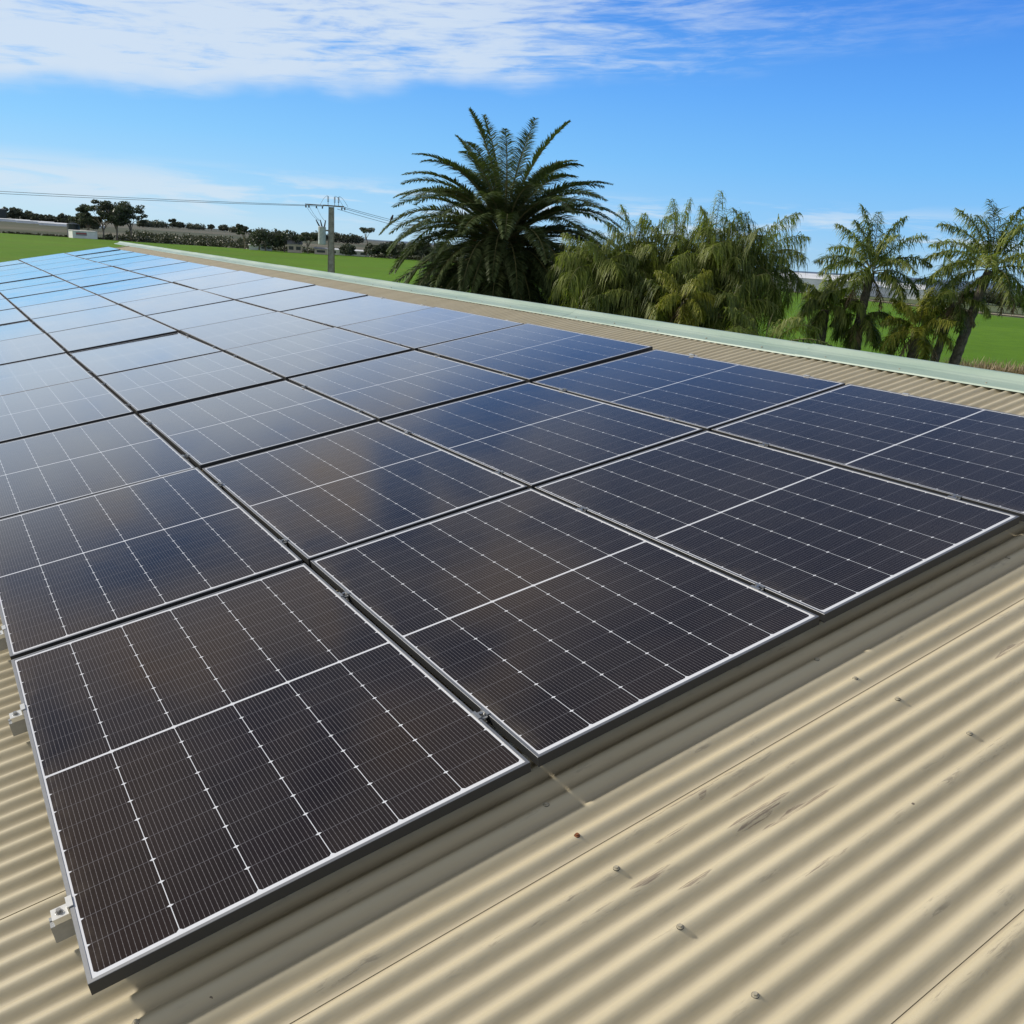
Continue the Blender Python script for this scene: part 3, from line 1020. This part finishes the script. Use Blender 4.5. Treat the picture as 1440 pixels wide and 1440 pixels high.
def tree(name, x, y, h, wid, seed, label, style='gum', group=None, size=0.55, z0=None, mat=None, dens=1.0, cat='tree'):
    rg = random.Random(seed)
    z0 = ground_h(x, y) if z0 is None else z0
    root = empty(name, (x, y, z0), label, cat, group)
    tk = MB(); cr = MB()
    if style == 'gum':
        nb = 10
        tk.tube([(0, 0, -0.2), (0.02 * h, 0, h * 0.25), (0.0, 0.02 * h, h * 0.5)], [h * 0.028, h * 0.022, h * 0.016], 7)
        for i in range(nb):
            a = rg.uniform(0, 6.28); rr = wid * rg.uniform(0.25, 0.5); hh = h * rg.uniform(0.6, 0.93)
            st = h * rg.uniform(0.2, 0.48)
            e = Vector((rr * math.cos(a), rr * math.sin(a), hh))
            tk.tube([(0, 0, st), (e.x * 0.35, e.y * 0.35, st + (hh - st) * 0.5), tuple(e)], [h * 0.012, h * 0.009, h * 0.004], 5)
            for _ in range(3):
                c = e + Vector((rg.uniform(-.14, .14) * wid, rg.uniform(-.14, .14) * wid, rg.uniform(-0.10, 0.08) * h))
                R_ = wid * rg.uniform(0.09, 0.19)
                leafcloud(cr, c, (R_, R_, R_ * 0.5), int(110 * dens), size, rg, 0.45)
    elif style == 'round':
        tk.tube([(0, 0, -0.2), (0, 0, h * 0.55)], [h * 0.035, h * 0.02], 7)
        for i in range(26):
            a = rg.uniform(0, 6.28); u = rg.random() ** 0.5
            c = Vector((wid * 0.42 * u * math.cos(a), wid * 0.42 * u * math.sin(a), h * (0.28 + 0.56 * rg.random() * (1.1 - 0.5 * u))))
            R_ = wid * rg.uniform(0.12, 0.2)
            leafcloud(cr, c, (R_, R_, R_ * 0.75), int(110 * dens), size, rg, 0.4)
    elif style == 'umbrella':
        tk.tube([(0, 0, -0.2), (0.05 * h, 0, h * 0.5), (-0.02 * h, 0, h * 0.8)], [h * 0.022, h * 0.016, h * 0.01], 6)
        for i in range(6):
            a = i * 1.05; rr = wid * rg.uniform(0.15, 0.48)
            e = Vector((rr * math.cos(a), rr * math.sin(a), h * rg.uniform(0.86, 0.97)))
            tk.tube([(-0.01 * h, 0, h * 0.6), tuple(e)], [h * 0.009, h * 0.004], 5)
            leafcloud(cr, e, (wid * 0.2, wid * 0.2, h * 0.05), int(90 * dens), size, rg, 0.4)
    tk.build('trunk', M_BARK, root)
    cr.build('crown', mat or M_GUM, root)
    return root


tree('gum_tree', 61.5, 378, 12.0, 13, 31, 'leafy dark gum at the shed side of the field-edge gum cluster', size=0.8, dens=1.4)
tree('gum_tree', 66.0, 377, 14.6, 15, 32, 'tallest gum of the field-edge cluster with an open airy crown', size=0.8, dens=1.2)
tree('gum_tree', 71.5, 379, 12.5, 11, 33, 'slender gum with bare pale trunk at the open end of the cluster', size=0.75, dens=0.9)
tree('gum_tree', 57.5, 384, 9.0, 9, 34, 'low dense gum beside the white sign shed', size=0.8, dens=1.4)
tree('gum_tree', 101.8, 336, 9.4, 4.5, 35, 'single narrow gum standing above the scrub before the rounded tree', size=0.6)
tree('rounded_tree', 106.6, 327, 9.6, 12, 36, 'big rounded dark tree behind the small white sheds', 'round', size=0.7)
tree('rounded_tree', 112.8, 325, 8.9, 11, 37, 'smaller rounded dark tree next to the pale house', 'round', size=0.7)
tree('gum_tree', 118.5, 317, 7.6, 8.5, 38, 'spreading gum between the pale house and the power pole', size=0.6)
tree('umbrella_gum', 139.4, 314, 10.2, 7.5, 39, 'flat-topped gum on the skyline between power pole and date palm', 'umbrella', size=0.6, dens=1.3)
k = 0
LD = ['dark tree joining the flat-topped gum low on its pole side', 'dense dark tree under the flat-topped gum', 'dense dark tree half hidden by the flat-topped gum', 'dark bushy tree midway to the date palm', 'tall dark bushy tree behind the date palm fronds', 'dark tree glimpsed through the date palm fronds']
for (x_, y_, h_, w_) in ((132.5, 316, 4.6, 7), (141.5, 311, 6.2, 8), (146, 308, 7.2, 8), (150.5, 303, 6.6, 8), (155.5, 301, 8.0, 8), (161, 298, 8.0, 10)):
    tree('bushy_tree', x_, y_, h_, w_, 50 + k, LD[k], 'round', size=0.7)
    k += 1
# skyline trees far off on the left
rg = random.Random(5)
for i, (a, d, h_, w_) in enumerate([(4.5, 930, 12, 14), (4.9, 930, 15, 9), (5.3, 930, 12, 16), (5.9, 920, 9, 14), (6.4, 900, 10, 9), (6.8, 900, 7, 16), (7.25, 880, 10, 8), (7.6, 880, 8, 16), (8.1, 700, 8, 12), (8.5, 600, 9, 12), (11.3, 1100, 9, 18), (12.0, 1200, 8, 30), (12.9, 1300, 14, 12), (13.2, 1300, 10, 18), (14.1, 1300, 7, 26), (15.0, 1300, 10, 9), (15.7, 1300, 9, 16), (16.4, 1200, 8, 26), (22.3, 900, 9, 22), (23.0, 900, 9, 22), (21.0, 900, 8, 22)]):
    x_, y_ = pol(a, d)
    tree('skyline_tree', x_, y_, h_, w_, 70 + i, 'small dark tree on the far skyline beyond the dry paddocks', 'round', 'trees on the far skyline', size=1.6, dens=0.7)
# scrub along the far side of the field
def scrub(name, a0, a1, dist, h, n, seed, label, size=0.8, thick=10, mat=None):
    rg = random.Random(seed)
    mb = MB()
    for i in range(n):
        a = a0 + (a1 - a0) * rg.random()
        # distance follows the field's rim
        d = None
        for j in range(len(fe) - 1):
            if fe[j][0] <= a <= fe[j + 1][0]:
                f = (a - fe[j][0]) / (fe[j + 1][0] - fe[j][0]); d = fe[j][1] + f * (fe[j + 1][1] - fe[j][1])
        d = d + dist + rg.uniform(0, thick)
        x_, y_ = pol(a, d)
        hh = h * rg.uniform(0.35, 1.1)
        R_ = rg.uniform(0.8, 2.0) * h * 0.5
        leafcloud(mb, Vector((x_, y_, ground_h(x_, y_) + hh * 0.45)), (R_, R_, hh * 0.6), 34, size, rg, 0.35)
    return tag(mb.build(name, mat or M_BUSH), label, kind='stuff')


scrub('scrub', 9.5, 29, 3, 2.2, 320, 3, 'low dark scrub and hedge along the far field edge', 0.7, 18)
scrub('scrub', 3, 9.5, 2, 0.8, 120, 13, 'thin line of weeds along the far left field edge', 0.5, 3)
scrub('scrub', 10.5, 17.5, 60, 3.0, 150, 8, 'grey green bushes scattered across the dry slope', 0.9, 120)
scrub('scrub', 45, 53, 6, 1.0, 70, 9, 'low weeds at the foot of the long white greenhouse', 0.5, 6)
LR = ['first', 'second', 'third', 'fourth', 'fifth', 'sixth', 'seventh']
for i, (a, d, h_, w_) in enumerate([(58.9, 262, 2.6, 6), (59.7, 265, 3.6, 7), (60.4, 262, 4.0, 7), (61.1, 262, 3.2, 6), (61.7, 260, 3.4, 6), (62.4, 262, 3.8, 8), (63.2, 262, 3.2, 8)]):
    x_, y_ = pol(a, d)
    tree('windbreak_tree', x_, y_, h_, w_, 120 + i, '%s dark round tree, counted from the leaning palm, beyond the green field' % LR[i], 'round', 'trees beyond the green field', size=0.5)


# ---------------------------------------------------------------- far buildings
def building(name, x, y, w_, d_, h_, rot, label, wall=M_WHITE, roof=M_ROOFG, gable=0.5, cat='building', group=None, win=0):
    root = empty(name, (x, y, ground_h(x, y)), label, cat, group, rot)
    a = MB(); a.box(-w_ / 2, w_ / 2, -d_ / 2, d_ / 2, -0.3, h_); a.build('wall', wall, root)
    r = MB()
    o_ = 0.25
    P = [(-w_ / 2 - o_, -d_ / 2 - o_, h_ + .01), (w_ / 2 + o_, -d_ / 2 - o_, h_ + .01), (w_ / 2 + o_, d_ / 2 + o_, h_ + .01), (-w_ / 2 - o_, d_ / 2 + o_, h_ + .01)]
    R0, R1 = (-w_ / 2 - o_, 0, h_ + gable), (w_ / 2 + o_, 0, h_ + gable)
    r.face([P[0], P[1], R1, R0]); r.face([P[2], P[3], R0, R1]); r.face([P[1], P[2], R1]); r.face([P[3], P[0], R0]); r.face([P[3], P[2], P[1], P[0]])
    r.build('roof', roof, root)
    for i in range(win):
        q = MB(); xx = -w_ / 2 + w_ * (i + 0.5) / win
        q.box(xx - w_ * 0.16 / win * 2, xx + w_ * 0.16 / win * 2, -d_ / 2 - 0.03, -d_ / 2 - 0.005, h_ * 0.35, h_ * 0.75)
        q.build('window', M_GLASSW, root)
    return root


sg = building('sign_shed', 54.3, 376, 8.6, 5, 2.7, rad(8), 'small white roadside shed with a red and grey sign panel', gable=0.25, roof=M_WHITE)
q = MB()
q.box(-3.2, 0.6, -2.56, -2.53, 1.1, 2.2)
q.build('sign_panel', M_ROOFG, sg)
q = MB()
for i in range(9):
    q.box(-3.0 + i * 0.39, -3.0 + i * 0.39 + 0.27, -2.60, -2.57, 1.55, 2.05)
q.build('lettering', M_RED, sg)
q = MB()
q.tube([(0, 0, 0), (0, 0, 4.9)], 2.2, 20); q.tube([(0, 0, 4.9), (0, 0, 5.4)], [2.2, 0.2], 20)
tag(q.build('water_tank', M_DARK), 'dark round tank standing behind the white sign shed', 'water tank').location = (*pol(7.75, 392), ground_h(*pol(7.75, 392)))
building('dark_barn', *pol(4.15, 880), 12, 8, 9, 0, 'dark square barn on the skyline at the picture edge', wall=M_DARK, roof=M_DARK, cat='barn')
for i, (a, d, L_, hh, lb) in enumerate([(4.7, 850, 28, 1.8, 'long low white greenhouse nearest the dark barn'), (5.9, 820, 26, 1.7, 'long low white greenhouse, second from the dark barn'), (6.9, 760, 22, 1.5, 'low white greenhouse before the dark tank'), (7.4, 800, 16, 1.5, 'short white greenhouse behind the dark tank'), (8.6, 800, 20, 1.8, 'white greenhouse half hidden by the gum cluster')]):
    building('greenhouse', *pol(a, d), L_, 9, hh, rad(-a), lb, wall=M_NET, roof=M_NET, gable=0.5, cat='greenhouse')
building('white_shed', 104.2, 333, 3.3, 2.6, 1.8, rad(-17), 'small white shed on the field edge, farther from the pale house', gable=0.2, roof=M_WHITE, cat='shed')
building('white_shed', 108.2, 331.5, 4.0, 2.6, 1.9, rad(-17), 'small white shed on the field edge, in front of the rounded tree', gable=0.2, roof=M_WHITE, cat='shed', win=2)
building('farm_house', 116.3, 324, 5.0, 6, 3.0, rad(-20), 'pale house with gabled roof between rounded tree and spreading gum', wall=M_CREAMW, roof=M_ROOFG, gable=1.4, cat='house', win=2)
building('pump_shed', 124.0, 318.5, 4.5, 3, 2.0, rad(-21), 'small cream shed partly behind the power pole', wall=M_CREAMW, gable=0.5, cat='shed', win=1)
building('low_building', 136.0, 322, 15, 5, 1.9, rad(-24), 'long low pale roof beyond the field past the power pole', wall=M_WHITE, roof=M_NET, gable=0.5, cat='building', win=4)
for i, (a0, a1, d, hh, lb) in enumerate([(46.5, 49.8, 268, 3.4, 'long white greenhouse seen through the clump palms'), (49.9, 54.0, 262, 3.6, 'long white greenhouse between the clump and the windswept palm'), (54.2, 57.0, 268, 2.6, 'white greenhouse behind the leaning palms')]):
    p0, p1 = pol(a0, d), pol(a1, d)
    L_ = math.hypot(p1[0] - p0[0], p1[1] - p0[1])
    building('greenhouse', (p0[0] + p1[0]) / 2, (p0[1] + p1[1]) / 2, L_, 12, hh, math.atan2(p1[1] - p0[1], p1[0] - p0[0]), lb, wall=M_NET, roof=M_NET, gable=1.3, cat='greenhouse')

# ---------------------------------------------------------------- power pole, transformer and wires
PX_, PY_ = 24.34, 59.55
pz = 3.50 - GZ
ang = -rad(22)                                  # faces the line
pole = empty('power_pole', (PX_, PY_, GZ), 'tall grey steel and concrete power pole carrying a transformer and three insulators', 'power pole', None, ang)
q = MB()
# tapering concrete web between two steel channels
def taper(mb, w0, w1, d0, d1, x0=0.0, x1=0.0, z0=0, z1=pz, mi=0):
    A = [(x0 - w0, -d0, z0), (x0 + w0, -d0, z0), (x0 + w0, d0, z0), (x0 - w0, d0, z0)]
    B = [(x1 - w1, -d1, z1), (x1 + w1, -d1, z1), (x1 + w1, d1, z1), (x1 - w1, d1, z1)]
    mb.face(list(reversed(A)), mi); mb.face(B, mi)
    for j in range(4): mb.face([A[j], A[(j + 1) % 4], B[(j + 1) % 4], B[j]], mi)
taper(q, 0.20, 0.13, 0.055, 0.055)
q.build('concrete_web', M_CONC, pole)
for s in (-1, 1):
    q = MB(); taper(q, 0.03, 0.03, 0.08, 0.08, s * 0.232, s * 0.162, 0, pz + 0.02); q.build('steel_channel', M_STEEL, pole)
q = MB()
q.box(-0.55, 0.85, -0.16, -0.085, pz + 0.03, pz + 0.12); q.box(-1.75, -0.2, 0.085, 0.14, pz + 0.05, pz + 0.11)
q.build('crossarm', M_STEEL, pole)
for xx in (-0.22, 0.22, 0.48):
    q = MB(); q.tube([(xx, -0.12, pz + 0.12), (xx, -0.12, pz + 0.34)], 0.02, 6)
    z_ = pz + 0.32
    for k in range(5):
        q.tube([(xx, -0.12, z_), (xx, -0.12, z_ + 0.05)], [0.075, 0.035], 10); z_ += 0.075
    q.build('insulator', M_INS, pole)
q = MB()
for (xa, xb) in ((-0.75, -0.22), (0.22, 0.78), (0.48, 1.1)):
    pts = []
    for k in range(9):
        s = k / 8
        pts.append((xa + (xb - xa) * s, -0.12, pz + 0.10 + 0.62 * math.sin(math.pi * (0.5 * s if xa < 0 else 0.5 + 0.5 * s))))
    q.tube(pts, 0.010, 4)
for (xa, xb, zb) in ((-1.7, -0.80, -0.95), (-1.5, -0.7, -0.95), (-1.0, -0.35, -1.0)):
    pts = [(xa + (xb - xa) * s, 0.1 - 0.3 * s, pz + (zb) * s - 0.25 * math.sin(math.pi * s) * 0.6) for s in [k / 6 for k in range(7)]]
    q.tube(pts, 0.010, 4)
q.build('jumper_wire', M_WIRE, pole)
for xx in (-1.7, -1.5, -1.0, -0.6, 0.7, 0.9):
    q = MB(); q.tube([(xx, 0.1, pz + 0.02), (xx, 0.1, pz - 0.14)], 0.045, 8); q.build('strain_insulator', M_INS, pole)
xf = empty('transformer_can', (0, 0, 0)); 
q = MB()
tz0, tz1 = 1.0 - GZ, 2.2 - GZ
q.tube([(-0.62, -0.05, tz0), (-0.62, -0.05, tz0 + 0.06), (-0.62, -0.05, tz1 - 0.05), (-0.62, -0.05, tz1)], [0.24, 0.26, 0.26, 0.20], 20)
bpy.data.objects.remove(xf)
tf = q.build('transformer', M_XFMR, pole)
for xx, t in ((-0.78, -0.25), (-0.62, -0.12), (-0.46, 0.08)):
    q = MB(); q.tube([(xx, -0.05, tz1 - 0.02), (xx + t * 0.5, -0.05, tz1 + 0.2), (xx + t, -0.05, tz1 + 0.42)], [0.05, 0.045, 0.03], 8); q.build('bushing', M_INS, tf)
q = MB(); q.box(-0.40, -0.18, -0.09, -0.01, tz0 + 0.25, tz0 + 0.35); q.box(-0.40, -0.18, -0.09, -0.01, tz1 - 0.3, tz1 - 0.2); q.build('bracket', M_STEEL, pole)
q = MB(); q.tube([(0.275, 0, 0), (0.205, 0, pz - 2.6)], 0.03, 6); q.build('cable_conduit', M_RUBBER, pole)


def wire(p0, p1, sag, r, label, group=None):
    q = MB()
    p0, p1 = Vector(p0), Vector(p1)
    pts = [p0.lerp(p1, k / 30) - Vector((0, 0, sag * 4 * (k / 30) * (1 - k / 30))) for k in range(31)]
    q.tube(pts, r, 5)
    return tag(q.build('overhead_wire', M_WIRE), label, 'wire', group)


ca_, sa_ = math.cos(ang), math.sin(ang)
def pl(x_, y_, z_): return Vector((PX_ + x_ * ca_ - y_ * sa_, PY_ + x_ * sa_ + y_ * ca_, GZ + z_))
LW = Vector((-27.0, 78.0, 2.95))
wire(pl(-0.5, -0.12, pz + 0.06), LW + Vector((0, 0, 0.0)), 0.35, 0.014, 'upper overhead wire running from the pole over the far end of the array')
wire(pl(-0.5, 0.10, pz + 0.02), LW + Vector((0.0, 1.2, -0.08)), 0.42, 0.014, 'lower overhead wire running from the pole over the far end of the array')
RWp = Vector((96.0, 142.0, 3.5))
w1 = (pl(0.8, -0.12, pz + 0.06), RWp)
wire(*w1, 0.9, 0.016, 'topmost wire from the pole towards the date palm')
wire(pl(0.7, 0.1, pz + 0.0), RWp + Vector((0.5, 0.6, -0.5)), 0.95, 0.016, 'middle wire from the pole towards the date palm, bird on it')
wire(pl(0.4, 0.1, pz - 0.1), RWp + Vector((1.0, 1.2, -0.9)), 1.0, 0.016, 'lowest wire from the pole towards the date palm')
# the bird on the wire
s = 0.115
a_, b_ = w1
bp = a_.lerp(b_, s) - Vector((0, 0, 0.9 * 4 * s * (1 - s)))
q = MB()
q.tube([(0.0, -0.22, -0.16), (0.0, -0.12, -0.02), (0, -0.05, 0.06), (0, 0.02, 0.14), (0, 0.07, 0.22), (0, 0.11, 0.27), (0, 0.16, 0.285)], [0.02, 0.045, 0.075, 0.08, 0.05, 0.052, 0.008], 10)
q.tube([(0.02, 0.0, 0.09), (0.02, 0.01, 0.0)], 0.008, 5); q.tube([(-0.02, 0.0, 0.09), (-0.02, 0.01, 0.0)], 0.008, 5)
bo = tag(q.build('bird', M_FEATHER), 'small black bird perched on the wire past the pole', 'bird')
bo.location = bp + Vector((0, 0, 0.01)); bo.rotation_euler = (0, 0, rad(-60)); bo.scale = (1.3, 1.3, 1.3)

# dry bush beside the shed, at the edge of view
rg = random.Random(77)
q = MB()
for i in range(2600):
    a = rg.uniform(0, 6.28); rr = 1.9 * rg.random() ** 0.6
    b0 = Vector((rr * math.cos(a), rr * math.sin(a), rg.uniform(0, 0.4)))
    d_ = Vector((math.cos(a) * rg.uniform(-0.3, 0.9), math.sin(a) * rg.uniform(-0.3, 0.9), rg.uniform(0.5, 1.2))).normalized() * rg.uniform(0.4, 1.05)
    sd_ = Vector((-d_.y, d_.x, 0)).normalized() * 0.02
    q.face([b0 - sd_, b0 + sd_, b0 + d_ + sd_ * 0.3, b0 + d_ - sd_ * 0.3], 0, rg.random())
bo = tag(q.build('dry_bush', M_DRY), 'brown dry bush at the field edge just beyond the ridge cap', 'bush')
bo.location = (*pol(62.6, 62), GZ); bo.scale = (1.6, 1.6, 1.1)

# ---------------------------------------------------------------- camera
cam = bpy.data.cameras.new('camera')
co = bpy.data.objects.new('camera', cam)
col.objects.link(co)
R3 = [[-0.538830463786284, 0.8361814340114043, 0.10228558406862664], [-0.26831366304482895, -0.28544692457297893, 0.9200694710039192], [0.7985421150553642, 0.4683168400395154, 0.37816640228529996]]
ax = []
for row, sgn in ((R3[0], 1), (R3[1], -1), (R3[2], -1)):
    ax.append((RW(row[0], row[1], -row[2]) * sgn).normalized())
Mx = Matrix((ax[0], ax[1], ax[2])).transposed().to_4x4()
C3 = (-1.737690007067673, 0.14337415549996807, -1.5509417236159002)
Mx.translation = RW(C3[0], C3[1], -C3[2])
co.matrix_world = Mx
cam.sensor_width = 36
cam.lens = 1267.05 / 1440 * 36
cam.clip_start = 0.05
cam.clip_end = 60000
scene.camera = co
scene.view_settings.view_transform = 'Standard'
scene.view_settings.look = 'None'
scene.view_settings.exposure = 0
scene.view_settings.gamma = 1
scene.cycles.max_bounces = 6
scene.cycles.use_adaptive_sampling = True
